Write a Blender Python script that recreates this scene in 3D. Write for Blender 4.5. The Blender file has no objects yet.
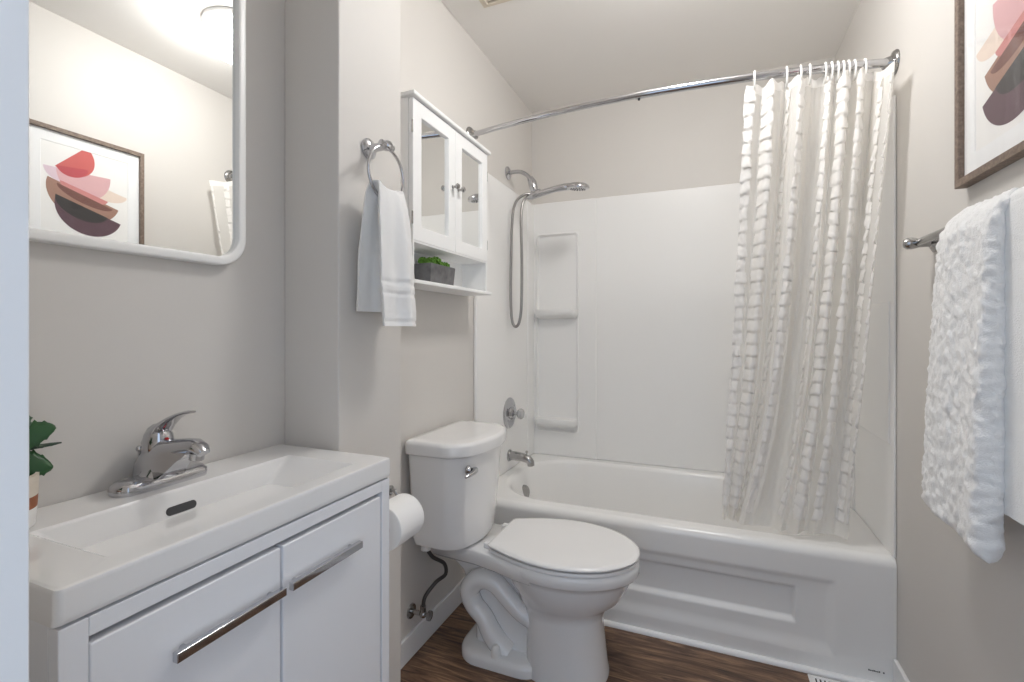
import bpy, bmesh, math, random
from mathutils import Vector, Matrix, noise

random.seed(7)
C = bpy.context.scene.collection
PI = math.pi

# ------------------------------------------------------------------ camera, world, exposure
scene = bpy.context.scene
cam_data = bpy.data.cameras.new('camera')
cam = bpy.data.objects.new('camera', cam_data)
C.objects.link(cam)
cam.location = (0.0, 0.0, 1.147)
cam.rotation_euler = (PI / 2, 0.0, 0.3897)
cam_data.sensor_fit = 'HORIZONTAL'
cam_data.sensor_width = 36.0
cam_data.lens = 477.9 / 1024 * 36.0
cam_data.shift_y = -11.2 / 1024
cam_data.clip_start = 0.01
scene.camera = cam

world = bpy.data.worlds.new('world')
scene.world = world
world.use_nodes = True
wbg = world.node_tree.nodes['Background']
wbg.inputs['Color'].default_value = (0.66, 0.80, 1.0, 1)      # daylight arriving through the open doorway
wbg.inputs['Strength'].default_value = 1.08

vs = scene.view_settings
vs.view_transform = 'Standard'
vs.look = 'None'
vs.gamma = 1.0
vs.use_curve_mapping = False
vs.exposure = 0.36
scene.cycles.use_denoising = True
scene.cycles.max_bounces = 12
scene.cycles.diffuse_bounces = 8
scene.cycles.glossy_bounces = 6
scene.cycles.transparent_max_bounces = 16
scene.cycles.sample_clamp_indirect = 6.0
LAMP_STRENGTH = 41.0

# ------------------------------------------------------------------ materials
def srgb(r, g, b):
    def f(c):
        c /= 255.0
        return c / 12.92 if c <= 0.04045 else ((c + 0.055) / 1.055) ** 2.4
    return (f(r), f(g), f(b), 1)

def mat(name, col, rough=0.5, metal=0.0, bump=0.0, bscale=200.0, vary=0.0, vscale=8.0, coat=0.0, spec=0.5, subs=0.0, sheen=0.0):
    m = bpy.data.materials.new(name)
    m.use_nodes = True
    nt = m.node_tree
    b = nt.nodes['Principled BSDF']
    b.inputs['Base Color'].default_value = col
    b.inputs['Roughness'].default_value = rough
    b.inputs['Metallic'].default_value = metal
    b.inputs['Specular IOR Level'].default_value = spec
    b.inputs['Coat Weight'].default_value = coat
    b.inputs['Coat Roughness'].default_value = 0.05
    b.inputs['Sheen Weight'].default_value = sheen
    tc = nt.nodes.new('ShaderNodeTexCoord')
    if vary > 0:
        n = nt.nodes.new('ShaderNodeTexNoise')
        n.inputs['Scale'].default_value = vscale
        n.inputs['Detail'].default_value = 4
        nt.links.new(tc.outputs['Object'], n.inputs['Vector'])
        mx = nt.nodes.new('ShaderNodeMixRGB')
        mx.inputs['Color1'].default_value = [c * (1 - vary) for c in col[:3]] + [1]
        mx.inputs['Color2'].default_value = [min(1, c * (1 + vary)) for c in col[:3]] + [1]
        nt.links.new(n.outputs['Fac'], mx.inputs['Fac'])
        nt.links.new(mx.outputs['Color'], b.inputs['Base Color'])
    if bump > 0:
        n2 = nt.nodes.new('ShaderNodeTexNoise')
        n2.inputs['Scale'].default_value = bscale
        n2.inputs['Detail'].default_value = 3
        nt.links.new(tc.outputs['Object'], n2.inputs['Vector'])
        bp = nt.nodes.new('ShaderNodeBump')
        bp.inputs['Strength'].default_value = bump
        bp.inputs['Distance'].default_value = 0.002
        nt.links.new(n2.outputs['Fac'], bp.inputs['Height'])
        nt.links.new(bp.outputs['Normal'], b.inputs['Normal'])
    return m

M = {}
M['paint'] = mat('greige_wall_paint', srgb(213, 209, 204), 0.55, bump=0.05, bscale=350, vary=0.01, vscale=3)
M['ceiling'] = mat('ceiling_paint', srgb(240, 237, 233), 0.8, bump=0.05, bscale=300)
M['trim'] = mat('white_trim_paint', srgb(236, 236, 236), 0.35, bump=0.02, bscale=150)
M['porcelain'] = mat('white_porcelain', srgb(238, 237, 236), 0.12, coat=0.4, vary=0.005)
M['acrylic'] = mat('white_acrylic', srgb(240, 239, 237), 0.22, coat=0.15, vary=0.005)
M['surround'] = mat('white_shower_panel', srgb(240, 239, 237), 0.36, spec=0.3, vary=0.006, vscale=4)
M['cabinet'] = mat('white_lacquer', srgb(238, 239, 242), 0.22, coat=0.2, vary=0.005)
M['cabinet_inner'] = mat('cabinet_gap', srgb(150, 152, 156), 0.5, vary=0.01)
M['wood_white'] = mat('white_painted_wood', srgb(243, 243, 242), 0.4, bump=0.02, bscale=120)
M['seat'] = mat('white_seat_plastic', srgb(240, 239, 238), 0.2, coat=0.2, vary=0.003)
M['chrome'] = mat('chrome', (0.54, 0.54, 0.56, 1), 0.08, 1.0, vary=0.02)
M['nickel'] = mat('brushed_nickel', (0.42, 0.415, 0.41, 1), 0.18, 1.0, vary=0.04, vscale=60)
M['hose'] = mat('metal_hose', (0.36, 0.35, 0.34, 1), 0.28, 1.0, vary=0.05, vscale=300)
M['dark_hose'] = mat('dark_braided_hose', (0.10, 0.095, 0.09, 1), 0.4, 0.8, bump=0.4, bscale=900)
M['mirror'] = mat('mirror_silver', (0.90, 0.91, 0.90, 1), 0.0, 1.0)
M['plastic'] = mat('white_plastic', srgb(244, 243, 240), 0.35, vary=0.005)
M['clear'] = mat('clear_knob', (0.55, 0.55, 0.55, 1), 0.08, 0.5, coat=0.6, vary=0.02)
M['dark'] = mat('painted_recess_shade', (0.02, 0.02, 0.02, 1), 0.6, vary=0.02)  # near-black colour for the shade inside grille openings
M['painted_slot_shade'] = mat('painted_slot_shade', srgb(72, 72, 74), 0.35, vary=0.02)  # even grey that paints the shade inside the sink overflow
M['rubber'] = mat('black_rubber', (0.03, 0.03, 0.03, 1), 0.6, vary=0.02)
M['paper'] = mat('tissue_paper', srgb(246, 245, 243), 0.9, bump=0.15, bscale=500, sheen=0.2)
M['card'] = mat('cardboard_core', srgb(170, 140, 110), 0.9, vary=0.05)
M['terry'] = mat('white_terry', srgb(252, 251, 249), 0.95, bump=0.9, bscale=900, sheen=0.4)
M['terry_border'] = mat('white_terry_border', srgb(238, 238, 238), 0.9, bump=0.2, bscale=1500, sheen=0.2)
M['plush'] = mat('white_plush', srgb(248, 247, 245), 0.95, bump=0.8, bscale=420, sheen=0.5)
M['leaf'] = mat('green_leaf', srgb(40, 84, 44), 0.4, vary=0.35, vscale=25)
M['leaf_dark'] = mat('dark_leaf', srgb(30, 58, 40), 0.45, vary=0.3, vscale=30)
M['moss'] = mat('moss_green', srgb(92, 138, 44), 0.8, bump=0.5, bscale=250, vary=0.3, vscale=60)
M['pot_cream'] = mat('cream_stoneware', srgb(216, 205, 190), 0.55, vary=0.1, vscale=120)
M['pot_brown'] = mat('brown_band', srgb(150, 88, 52), 0.5, vary=0.08, vscale=60)
M['pot_white'] = mat('white_glaze', srgb(236, 234, 231), 0.3, vary=0.01)
M['soil'] = mat('potting_soil', srgb(52, 40, 32), 0.95, bump=0.6, bscale=200, vary=0.3, vscale=90)
M['stone_grey'] = mat('grey_weathered_planter', srgb(104, 103, 104), 0.7, bump=0.3, bscale=160, vary=0.8, vscale=30)
M['art_paper'] = mat('print_paper', srgb(245, 243, 240), 0.8, vary=0.01)
M['mat_board'] = mat('mat_board', srgb(246, 246, 246), 0.8, vary=0.003)
M['art_red'] = mat('print_coral', srgb(204, 104, 100), 0.8, vary=0.06, vscale=20)
M['art_red2'] = mat('print_crimson', srgb(190, 84, 90), 0.8, vary=0.06, vscale=20)
M['art_pink'] = mat('print_pink', srgb(222, 178, 180), 0.8, vary=0.05, vscale=20)
M['art_lilac'] = mat('print_lilac', srgb(226, 204, 214), 0.8, vary=0.04, vscale=20)
M['art_rose'] = mat('print_rose', srgb(205, 138, 134), 0.8, vary=0.05, vscale=20)
M['art_cream'] = mat('print_cream', srgb(236, 218, 204), 0.8, vary=0.03, vscale=20)
M['art_brown'] = mat('print_brown', srgb(164, 128, 112), 0.8, vary=0.07, vscale=20)
M['art_umber'] = mat('print_umber', srgb(122, 84, 76), 0.8, vary=0.07, vscale=20)
M['art_black'] = mat('print_charcoal', srgb(62, 58, 58), 0.75, vary=0.12, vscale=25)
M['art_plum'] = mat('print_plum', srgb(100, 76, 84), 0.8, vary=0.08, vscale=25)
M['red'] = mat('red_dot', srgb(190, 30, 40), 0.4, vary=0.02)
M['ink'] = mat('grey_ink', srgb(70, 72, 78), 0.6, vary=0.02)
M['register'] = mat('white_enamel', srgb(240, 240, 240), 0.35, vary=0.01)
M['fan'] = mat('aged_cream_plastic', srgb(222, 212, 196), 0.5, vary=0.03)
M['caulk'] = mat('white_caulk', srgb(240, 240, 240), 0.4, vary=0.01)

def floor_material():
    m = bpy.data.materials.new('dark_wood_planks'); m.use_nodes = True
    nt = m.node_tree; N = nt.nodes; L = nt.links
    b = N['Principled BSDF']
    tc = N.new('ShaderNodeTexCoord')
    mp = N.new('ShaderNodeMapping'); mp.inputs['Location'].default_value = (0.34, 0.06, 0)
    L.new(tc.outputs['Object'], mp.inputs['Vector'])
    br = N.new('ShaderNodeTexBrick')
    br.inputs['Scale'].default_value = 1.0
    br.inputs['Brick Width'].default_value = 1.2
    br.inputs['Row Height'].default_value = 0.152
    br.inputs['Mortar Size'].default_value = 0.002
    br.inputs['Color1'].default_value = (0.25, 0.25, 0.25, 1)
    br.inputs['Color2'].default_value = (0.85, 0.85, 0.85, 1)
    br.inputs['Mortar'].default_value = (0, 0, 0, 1)
    br.offset = 0.37
    L.new(mp.outputs['Vector'], br.inputs['Vector'])
    mp2 = N.new('ShaderNodeMapping'); mp2.inputs['Scale'].default_value = (2.0, 20, 1)
    L.new(tc.outputs['Object'], mp2.inputs['Vector'])
    add = N.new('ShaderNodeVectorMath'); add.operation = 'ADD'
    sc_ = N.new('ShaderNodeVectorMath'); sc_.operation = 'SCALE'; sc_.inputs['Scale'].default_value = 9.0
    L.new(br.outputs['Color'], sc_.inputs[0]); L.new(mp2.outputs['Vector'], add.inputs[0]); L.new(sc_.outputs['Vector'], add.inputs[1])
    n1 = N.new('ShaderNodeTexNoise'); n1.inputs['Scale'].default_value = 1.8; n1.inputs['Detail'].default_value = 9; n1.inputs['Roughness'].default_value = 0.68; n1.inputs['Distortion'].default_value = 1.2
    L.new(add.outputs['Vector'], n1.inputs['Vector'])
    cr = N.new('ShaderNodeValToRGB')
    e = cr.color_ramp.elements
    e[0].position = 0.34; e[0].color = srgb(58, 42, 33)
    e[1].position = 0.68; e[1].color = srgb(186, 150, 118)
    k = e.new(0.5); k.color = srgb(124, 94, 73)
    L.new(n1.outputs['Fac'], cr.inputs['Fac'])
    mx = N.new('ShaderNodeMixRGB'); mx.blend_type = 'MULTIPLY'; mx.inputs['Fac'].default_value = 0.75
    cr2 = N.new('ShaderNodeValToRGB'); cr2.color_ramp.elements[0].color = (0.45, 0.44, 0.44, 1); cr2.color_ramp.elements[1].color = (1, 1, 1, 1)
    L.new(br.outputs['Color'], cr2.inputs['Fac'])
    L.new(cr.outputs['Color'], mx.inputs['Color1']); L.new(cr2.outputs['Color'], mx.inputs['Color2'])
    L.new(mx.outputs['Color'], b.inputs['Base Color'])
    b.inputs['Roughness'].default_value = 0.42
    bp = N.new('ShaderNodeBump'); bp.inputs['Strength'].default_value = 0.25; bp.inputs['Distance'].default_value = 0.001
    L.new(n1.outputs['Fac'], bp.inputs['Height']); L.new(bp.outputs['Normal'], b.inputs['Normal'])
    return m
M['floor'] = floor_material()

def wood_frame_material():
    m = bpy.data.materials.new('grey_brown_wood_frame'); m.use_nodes = True
    nt = m.node_tree; N = nt.nodes; L = nt.links; b = N['Principled BSDF']
    tc = N.new('ShaderNodeTexCoord')
    n1 = N.new('ShaderNodeTexNoise'); n1.inputs['Scale'].default_value = 90; n1.inputs['Detail'].default_value = 6; n1.inputs['Roughness'].default_value = 0.7
    L.new(tc.outputs['Object'], n1.inputs['Vector'])
    cr = N.new('ShaderNodeValToRGB'); e = cr.color_ramp.elements
    e[0].position = 0.3; e[0].color = srgb(96, 80, 70); e[1].position = 0.7; e[1].color = srgb(148, 130, 116)
    L.new(n1.outputs['Fac'], cr.inputs['Fac']); L.new(cr.outputs['Color'], b.inputs['Base Color'])
    b.inputs['Roughness'].default_value = 0.6
    bp = N.new('ShaderNodeBump'); bp.inputs['Strength'].default_value = 0.3; bp.inputs['Distance'].default_value = 0.001
    L.new(n1.outputs['Fac'], bp.inputs['Height']); L.new(bp.outputs['Normal'], b.inputs['Normal'])
    return m
M['frame_wood'] = wood_frame_material()

def fabric_material(name, col, transp, transl):
    m = bpy.data.materials.new(name); m.use_nodes = True
    nt = m.node_tree; N = nt.nodes; L = nt.links
    for n in list(N):
        if n.type == 'BSDF_PRINCIPLED': N.remove(n)
    out = [n for n in N if n.type == 'OUTPUT_MATERIAL'][0]
    d = N.new('ShaderNodeBsdfDiffuse'); d.inputs['Color'].default_value = col
    t = N.new('ShaderNodeBsdfTranslucent'); t.inputs['Color'].default_value = col
    tr = N.new('ShaderNodeBsdfTransparent')
    tc = N.new('ShaderNodeTexCoord')
    w = N.new('ShaderNodeTexNoise'); w.inputs['Scale'].default_value = 420
    L.new(tc.outputs['Object'], w.inputs['Vector'])
    bp = N.new('ShaderNodeBump'); bp.inputs['Strength'].default_value = 0.3; bp.inputs['Distance'].default_value = 0.001
    L.new(w.outputs['Fac'], bp.inputs['Height']); L.new(bp.outputs['Normal'], d.inputs['Normal'])
    m1 = N.new('ShaderNodeMixShader'); m1.inputs['Fac'].default_value = transl
    L.new(d.outputs[0], m1.inputs[1]); L.new(t.outputs[0], m1.inputs[2])
    m2 = N.new('ShaderNodeMixShader'); m2.inputs['Fac'].default_value = transp
    L.new(m1.outputs[0], m2.inputs[1]); L.new(tr.outputs[0], m2.inputs[2])
    L.new(m2.outputs[0], out.inputs['Surface'])
    return m
M['sheer'] = fabric_material('white_sheer_cotton', srgb(250, 248, 244), 0.15, 0.42)
M['ruffle'] = fabric_material('white_ruffle_cotton', srgb(252, 250, 247), 0.0, 0.25)

def glazing_material():
    m = bpy.data.materials.new('picture_glazing'); m.use_nodes = True
    nt = m.node_tree; N = nt.nodes; L = nt.links
    N.remove(N['Principled BSDF'])
    out = [n for n in N if n.type == 'OUTPUT_MATERIAL'][0]
    tr = N.new('ShaderNodeBsdfTransparent'); g = N.new('ShaderNodeBsdfGlossy'); g.inputs['Roughness'].default_value = 0.02
    f = N.new('ShaderNodeFresnel'); f.inputs['IOR'].default_value = 1.35
    mx = N.new('ShaderNodeMixShader')
    ge = N.new('ShaderNodeNewGeometry'); inv = N.new('ShaderNodeMath'); inv.operation = 'SUBTRACT'; inv.inputs[0].default_value = 1.0
    L.new(ge.outputs['Backfacing'], inv.inputs[1])
    mu = N.new('ShaderNodeMath'); mu.operation = 'MULTIPLY'
    L.new(f.outputs[0], mu.inputs[0]); L.new(inv.outputs[0], mu.inputs[1])
    L.new(mu.outputs[0], mx.inputs['Fac']); L.new(tr.outputs[0], mx.inputs[1]); L.new(g.outputs[0], mx.inputs[2])
    L.new(mx.outputs[0], out.inputs['Surface'])
    return m
M['glazing'] = glazing_material()

def lamp_material():
    m = bpy.data.materials.new('lit_opal_dome'); m.use_nodes = True
    nt = m.node_tree; N = nt.nodes
    b = N['Principled BSDF']
    b.inputs['Base Color'].default_value = (0.9, 0.9, 0.9, 1)
    b.inputs['Emission Color'].default_value = (1.0, 0.99, 0.975, 1)
    b.inputs['Emission Strength'].default_value = LAMP_STRENGTH
    return m
M['lamp'] = lamp_material()

# ------------------------------------------------------------------ mesh helpers
class MB:
    def __init__(s):
        s.bm = bmesh.new()
    def _mark(s, before, mi):
        if mi:
            for f in s.bm.faces:
                if f not in before: f.material_index = mi
    def box(s, x0, x1, y0, y1, z0, z1, bev=0.0, seg=3, mi=0):
        before = set(s.bm.faces) if mi else ()
        r = bmesh.ops.create_cube(s.bm, size=1.0)
        vs_ = r['verts']
        for v in vs_:
            v.co = Vector(((x0 + x1) / 2 + v.co.x * (x1 - x0), (y0 + y1) / 2 + v.co.y * (y1 - y0), (z0 + z1) / 2 + v.co.z * (z1 - z0)))
        if bev > 0:
            es = list({e for v in vs_ for e in v.link_edges})
            bmesh.ops.bevel(s.bm, geom=es, offset=bev, segments=seg, profile=0.5, affect='EDGES')
        s._mark(before, mi)
        return s
    def loft(s, rings, cap0=True, cap1=True, loop=False, mi=0, mis=None):
        R = [[s.bm.verts.new(p) for p in r] for r in rings]
        n = len(R[0])
        K = len(R)
        for i in range(K if loop else K - 1):
            a, b = R[i], R[(i + 1) % K]
            for j in range(n):
                f = s.bm.faces.new((a[j], a[(j + 1) % n], b[(j + 1) % n], b[j]))
                f.material_index = mis[i] if mis else mi
        if not loop:
            if cap0: f = s.bm.faces.new(list(reversed(R[0]))); f.material_index = mi
            if cap1: f = s.bm.faces.new(R[-1]); f.material_index = mi
        return s
    def grid(s, rows, mi=0):
        R = [[s.bm.verts.new(p) for p in r] for r in rows]
        for i in range(len(R) - 1):
            for j in range(len(R[0]) - 1):
                f = s.bm.faces.new((R[i][j], R[i][j + 1], R[i + 1][j + 1], R[i + 1][j])); f.material_index = mi
        return s
    def tube(s, pts, r, n=14, radii=None, caps=True, mi=0, closed=False):
        P = [Vector(p) for p in pts]
        K = len(P)
        T = []
        for i in range(K):
            if closed: t = P[(i + 1) % K] - P[i - 1]
            else: t = P[min(i + 1, K - 1)] - P[max(i - 1, 0)]
            T.append(t.normalized())
        up = Vector((0, 0, 1)) if abs(T[0].z) < 0.9 else Vector((1, 0, 0))
        nrm = (up - T[0] * up.dot(T[0])).normalized()
        rings = []
        for i in range(K):
            nrm = (nrm - T[i] * nrm.dot(T[i])).normalized()
            bi = T[i].cross(nrm)
            rr = radii[i] if radii else r
            rings.append([P[i] + (nrm * math.cos(2 * PI * k / n) + bi * math.sin(2 * PI * k / n)) * rr for k in range(n)])
        return s.loft(rings, caps, caps, loop=closed, mi=mi)
    def lathe(s, prof, o, axis=(0, 0, 1), n=36, mi=0, mis=None):
        ax = Vector(axis).normalized()
        u = ax.orthogonal().normalized(); w = ax.cross(u)
        o = Vector(o)
        rings = [[o + ax * h + (u * math.cos(2 * PI * k / n) + w * math.sin(2 * PI * k / n)) * max(r, 1e-5) for k in range(n)] for r, h in prof]
        return s.loft(rings, True, True, mi=mi, mis=mis)
    def ball(s, c, r, sub=2, sc=(1, 1, 1), jit=0.0, mi=0):
        before = set(s.bm.faces) if mi else ()
        q = bmesh.ops.create_icosphere(s.bm, subdivisions=sub, radius=1.0)
        for v in q['verts']:
            k = 1 + (jit * noise.noise(v.co * 2.3 + Vector(c) * 50) if jit else 0)
            v.co = Vector((c[0] + v.co.x * r * sc[0] * k, c[1] + v.co.y * r * sc[1] * k, c[2] + v.co.z * r * sc[2] * k))
        s._mark(before, mi)
        return s
    def poly(s, pts, d, mi=0):
        """flat polygon pts extruded by vector d"""
        a = [s.bm.verts.new(Vector(p)) for p in pts]
        b = [s.bm.verts.new(Vector(p) + Vector(d)) for p in pts]
        n = len(a)
        fs = [s.bm.faces.new(list(reversed(a))), s.bm.faces.new(b)]
        for i in range(n): fs.append(s.bm.faces.new((a[i], a[(i + 1) % n], b[(i + 1) % n], b[i])))
        for f in fs: f.material_index = mi
        return s
    def build(s, name, m, parent=None, angle=40, subd=0, label=None, base=None):
        bm = s.bm
        bmesh.ops.recalc_face_normals(bm, faces=bm.faces)
        me = bpy.data.meshes.new(name)
        if parent is not None:
            r = parent
            while r.parent: r = r.parent
            org = Vector(r.location)
        elif base is not None:
            org = Vector(base)
        else:
            xs = [v.co.x for v in bm.verts]; ys = [v.co.y for v in bm.verts]; zs = [v.co.z for v in bm.verts]
            org = Vector(((min(xs) + max(xs)) / 2, (min(ys) + max(ys)) / 2, min(zs)))
        for v in bm.verts: v.co -= org
        bm.to_mesh(me); bm.free()
        for k in (m if isinstance(m, (list, tuple)) else [m]): me.materials.append(M[k])
        for p in me.polygons: p.use_smooth = True
        me.set_sharp_from_angle(angle=math.radians(angle))
        o = bpy.data.objects.new(name, me)
        C.objects.link(o)
        if parent is not None: o.parent = parent
        else: o.location = org
        if subd:
            md = o.modifiers.new('subdivision', 'SUBSURF'); md.levels = subd; md.render_levels = subd
        if angle <= 50 and not subd:
            wn = o.modifiers.new('weighted_normals', 'WEIGHTED_NORMAL'); wn.keep_sharp = True; wn.weight = 80
        if label: o['label'] = label
        return o

def thing(name, label, cat, loc, group=None):
    o = bpy.data.objects.new(name, None); C.objects.link(o)
    o.empty_display_size = 0.05
    o.location = loc; o['label'] = label; o['category'] = cat
    if group: o['group'] = group
    return o
def tag(o, label, cat, group=None):
    o['label'] = label; o['category'] = cat
    if group: o['group'] = group
    return o
def struct(o, label=None, cat=None):
    o['kind'] = 'structure'
    if label: o['label'] = label
    if cat: o['category'] = cat
    return o

def smooth_path(pts, n=8, closed=False):
    P = [Vector(p) for p in pts]; out = []; K = len(P)
    for i in range(K if closed else K - 1):
        g = (lambda k: P[k % K]) if closed else (lambda k: P[min(max(k, 0), K - 1)])
        p0, p1, p2, p3 = g(i - 1), g(i), g(i + 1), g(i + 2)
        for q in range(n):
            t = q / n
            out.append(0.5 * ((2 * p1) + (p2 - p0) * t + (2 * p0 - 5 * p1 + 4 * p2 - p3) * t * t + (3 * p1 - p0 - 3 * p2 + p3) * t ** 3))
    if not closed: out.append(P[-1])
    return out
def rrect(u0, u1, v0, v1, r, n=8):
    out = []
    for cx, cy, a0 in ((u1 - r, v1 - r, 0), (u0 + r, v1 - r, PI / 2), (u0 + r, v0 + r, PI), (u1 - r, v0 + r, 1.5 * PI)):
        for k in range(n + 1):
            a = a0 + PI / 2 * k / n
            out.append((cx + r * math.cos(a), cy + r * math.sin(a)))
    return out
def lerp(a, b, t): return a + (b - a) * t
def interp(tab, x):
    if x <= tab[0][0]: return tab[0][1]
    for (a, b), (c, d) in zip(tab, tab[1:]):
        if x <= c:
            t = (x - a) / (c - a); t = t * t * (3 - 2 * t)
            return b + (d - b) * t
    return tab[-1][1]

# ------------------------------------------------------------------ room shell
XL, XR, YB, ZC = -0.9705, 0.5535, 2.673, 2.44
YF = 0.165                       # room side of the doorway wall
XP, YP0, YP1 = -0.800, 0.880, 1.126   # pillar
TUB_Y = 1.862
o = struct(MB().box(XL - .1, XR + .1, -1.2, YB + .1, -0.08, 0.0).build('floor', 'floor', base=(0, 0, 0)))
o = struct(MB().box(XL - .1, XR + .1, 0.04, YB + .1, ZC, ZC + .1).build('ceiling', 'ceiling'))
struct(MB().box(XL - .1, XL, 0.04, YB + .1, 0, ZC).build('wall_left', 'paint'))
struct(MB().box(XR, XR + .1, 0.04, YB + .1, 0, ZC).build('wall_right', 'paint'))
struct(MB().box(XL, XR, YB, YB + .1, 0, ZC).build('wall_back', 'paint'))
DX0, DX1, DZ = -0.3995, 0.395, 2.04
wf = MB()
wf.box(XL, DX0 - .018, 0.045, YF - .002, 0, ZC)
wf.box(DX1 + .018, XR, 0.045, YF - .002, 0, ZC)
wf.box(DX0 - .018, DX1 + .018, 0.045, YF - .002, DZ + .018, ZC)
struct(wf.build('wall_front', 'paint'))
dj = MB()
dj.box(DX0 - .018, DX0, 0.035, YF, 0, DZ + .018, bev=.0015)
dj.box(DX1, DX1 + .018, 0.035, YF, 0, DZ + .018, bev=.0015)
dj.box(DX0, DX1, 0.035, YF, DZ, DZ + .018, bev=.0015)
dj.box(DX0, DX0 + .010, 0.06, 0.095, 0, DZ, bev=.002)
dj.box(DX1 - .010, DX1, 0.06, 0.095, 0, DZ, bev=.002)
struct(dj.build('door_1', 'trim'))
struct(MB().box(XL, XP, YP0, YP1, 0, ZC, bev=.004).build('wall_pillar', 'paint'))

def baseboard(name, x0, x1, y0, y1, zt):
    b = MB().box(x0, x1, y0, y1, 0, zt, bev=.003)
    return struct(b.build(name, 'trim'))
baseboard('baseboard_left', XL, XL + .012, YP1, TUB_Y, .086)
baseboard('baseboard_pillar', XP, XP + .012, YP0, YP1, .086)
baseboard('baseboard_right', XR - .012, XR, YF, TUB_Y - .002, .105)
# quarter-round along the foot of the tub apron
q = MB()
prof = [(TUB_Y + .004, 0.0), (TUB_Y + .004, 0.015)] + [(TUB_Y - .012 * math.sin(a), 0.002 + .013 * math.cos(a)) for a in [PI / 2 * k / 6 for k in range(7)]] + [(TUB_Y - .012, 0.0)]
q.loft([[(x, y, z) for y, z in prof] for x in (XL + .012, XR - .012)])
struct(q.build('trim_1', 'caulk'))

# ------------------------------------------------------------------ ceiling light
LX, LY = -0.06, 1.44
lt = thing('ceiling_light', 'round white lit dome light on the ceiling seen in the wall mirror', 'ceiling light', (LX, LY, ZC))
MB().lathe([(.128, 0), (.128, -.014), (.122, -.020), (.112, -.020), (.112, 0)], (LX, LY, ZC), n=48).build('base', 'plastic', lt)
MB().lathe([(.110, -.016), (.113, -.060), (.110, -.095), (.094, -.120), (.065, -.135), (.03, -.142), (.001, -.143)], (LX, LY, ZC), n=48).build('lamp_shade', 'lamp', lt, label='glowing opal dome')

# ------------------------------------------------------------------ bathtub
RIM = 0.419
tub = thing('bathtub', 'white alcove bathtub with a recessed panel in its apron', 'bathtub', (-0.21, 2.26, 0))
b = MB()
TX0, TX1, TY1 = XL + .001, XR - .001, YB - .001
# apron surface: grid (x, z) with a recessed panel
def apron_y(x, z):
    dz = min((z - .055) * .35, .318 - z); dx = min(x - (-.80), .392 - x)
    e = min(dz, dx * .6)
    t = max(0.0, min(1.0, e / .020)); s1 = t * t * (3 - 2 * t)
    dz2 = min(z - .150, .275 - z); dx2 = min(x - (-.74), .278 - x)
    e2 = min(dz2, dx2)
    t2 = max(0.0, min(1.0, e2 / .014)); s2 = t2 * t2 * (3 - 2 * t2)
    return .009 * s1 + .014 * s2
xs = sorted(set([TX0 + (TX1 - TX0) * i / 60 for i in range(61)] + [-.80 + k * .005 for k in range(9)] + [-.74 + k * .0035 for k in range(6)] + [.392 - k * .005 for k in range(9)] + [.278 - k * .0035 for k in range(6)]))
zs = sorted(set([0.0, .04] + [.06 + i * .0055 for i in range(60) if .06 + i * .0055 < .39] + [.39]))
rows = []
for z in zs:
    rows.append([(x, TUB_Y + apron_y(x, z) + (.004 * (1 - z / .39)), z) for x in xs])
# roll-over to the deck
for k in range(1, 9):
    a = PI / 2 * k / 8
    rows.append([(x, TUB_Y + .030 * (1 - math.cos(a)), .39 + (RIM - .39) * math.sin(a)) for x in xs])
b.grid(rows)
# deck + basin as concentric rings
outer = [(TX0, TUB_Y + .03), (TX1, TUB_Y + .03), (TX1, TY1), (TX0, TY1)]
def ringpts(x0, x1, y0, y1, r, z, n=10):
    return [(u, v, z) for u, v in rrect(x0, x1, y0, y1, r, n)]
NR = 10
def outer_ring(z, inset=0.0):
    return ringpts(TX0 + inset, TX1 - inset, TUB_Y + .03 + inset, TY1 - inset, .0008 + inset * .01, z, NR)
rings = [outer_ring(RIM)]
bx0, bx1, by0, by1 = TX0 + .066, TX1 - .085, TUB_Y + .080, TY1 - .070
for ins, z, rad in ((-.012, RIM + .001, .270), (-.004, RIM - .001, .265), (.004, RIM - .006, .26), (.012, RIM - .018, .255), (.022, RIM - .06, .25), (.040, .26, .23), (.065, .14, .20), (.095, .085, .17), (.15, .068, .10), (.24, .062, .06)):
    ex = ins * 1.25
    rings.append(ringpts(bx0 + ex * (.9), bx1 - ex * 1.9, by0 + ins, by1 - ins, rad, z, NR))
b.loft(rings, cap0=False, cap1=True)
b.build('tub_shell', 'acrylic', tub, angle=50)
ov = MB()
oc = (bx0 + .026, 2.285, .312)
ov.lathe([(.001, .014), (.024, .0145), (.035, .012), (.041, .006), (.041, -.008)], oc, axis=(1, -.55, .12), n=32)
ov.box(oc[0] + .008, oc[0] + .020, oc[1] - .006, oc[1] + .006, oc[2] - .034, oc[2] - .012, bev=.003)
ov.build('overflow_plate', 'nickel', tub, label='metal overflow plate')
mk = MB()
for i in range(7): mk.box(.478 + i * .0046, .4815 + i * .0046, TUB_Y + .0015, TUB_Y + .006, .048, .0505 if i % 3 else .052)
mk.box(.517, .521, TUB_Y + .0015, TUB_Y + .006, .0475, .0515)
mk.build('maker_mark', 'ink', tub, label='tiny grey maker mark')

# ------------------------------------------------------------------ tub surround
ST = 1.885
sur = thing('tub_surround', 'white glossy shower wall panels above the bathtub', 'shower wall', (-0.21, YB, RIM))
PT = .016
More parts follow.
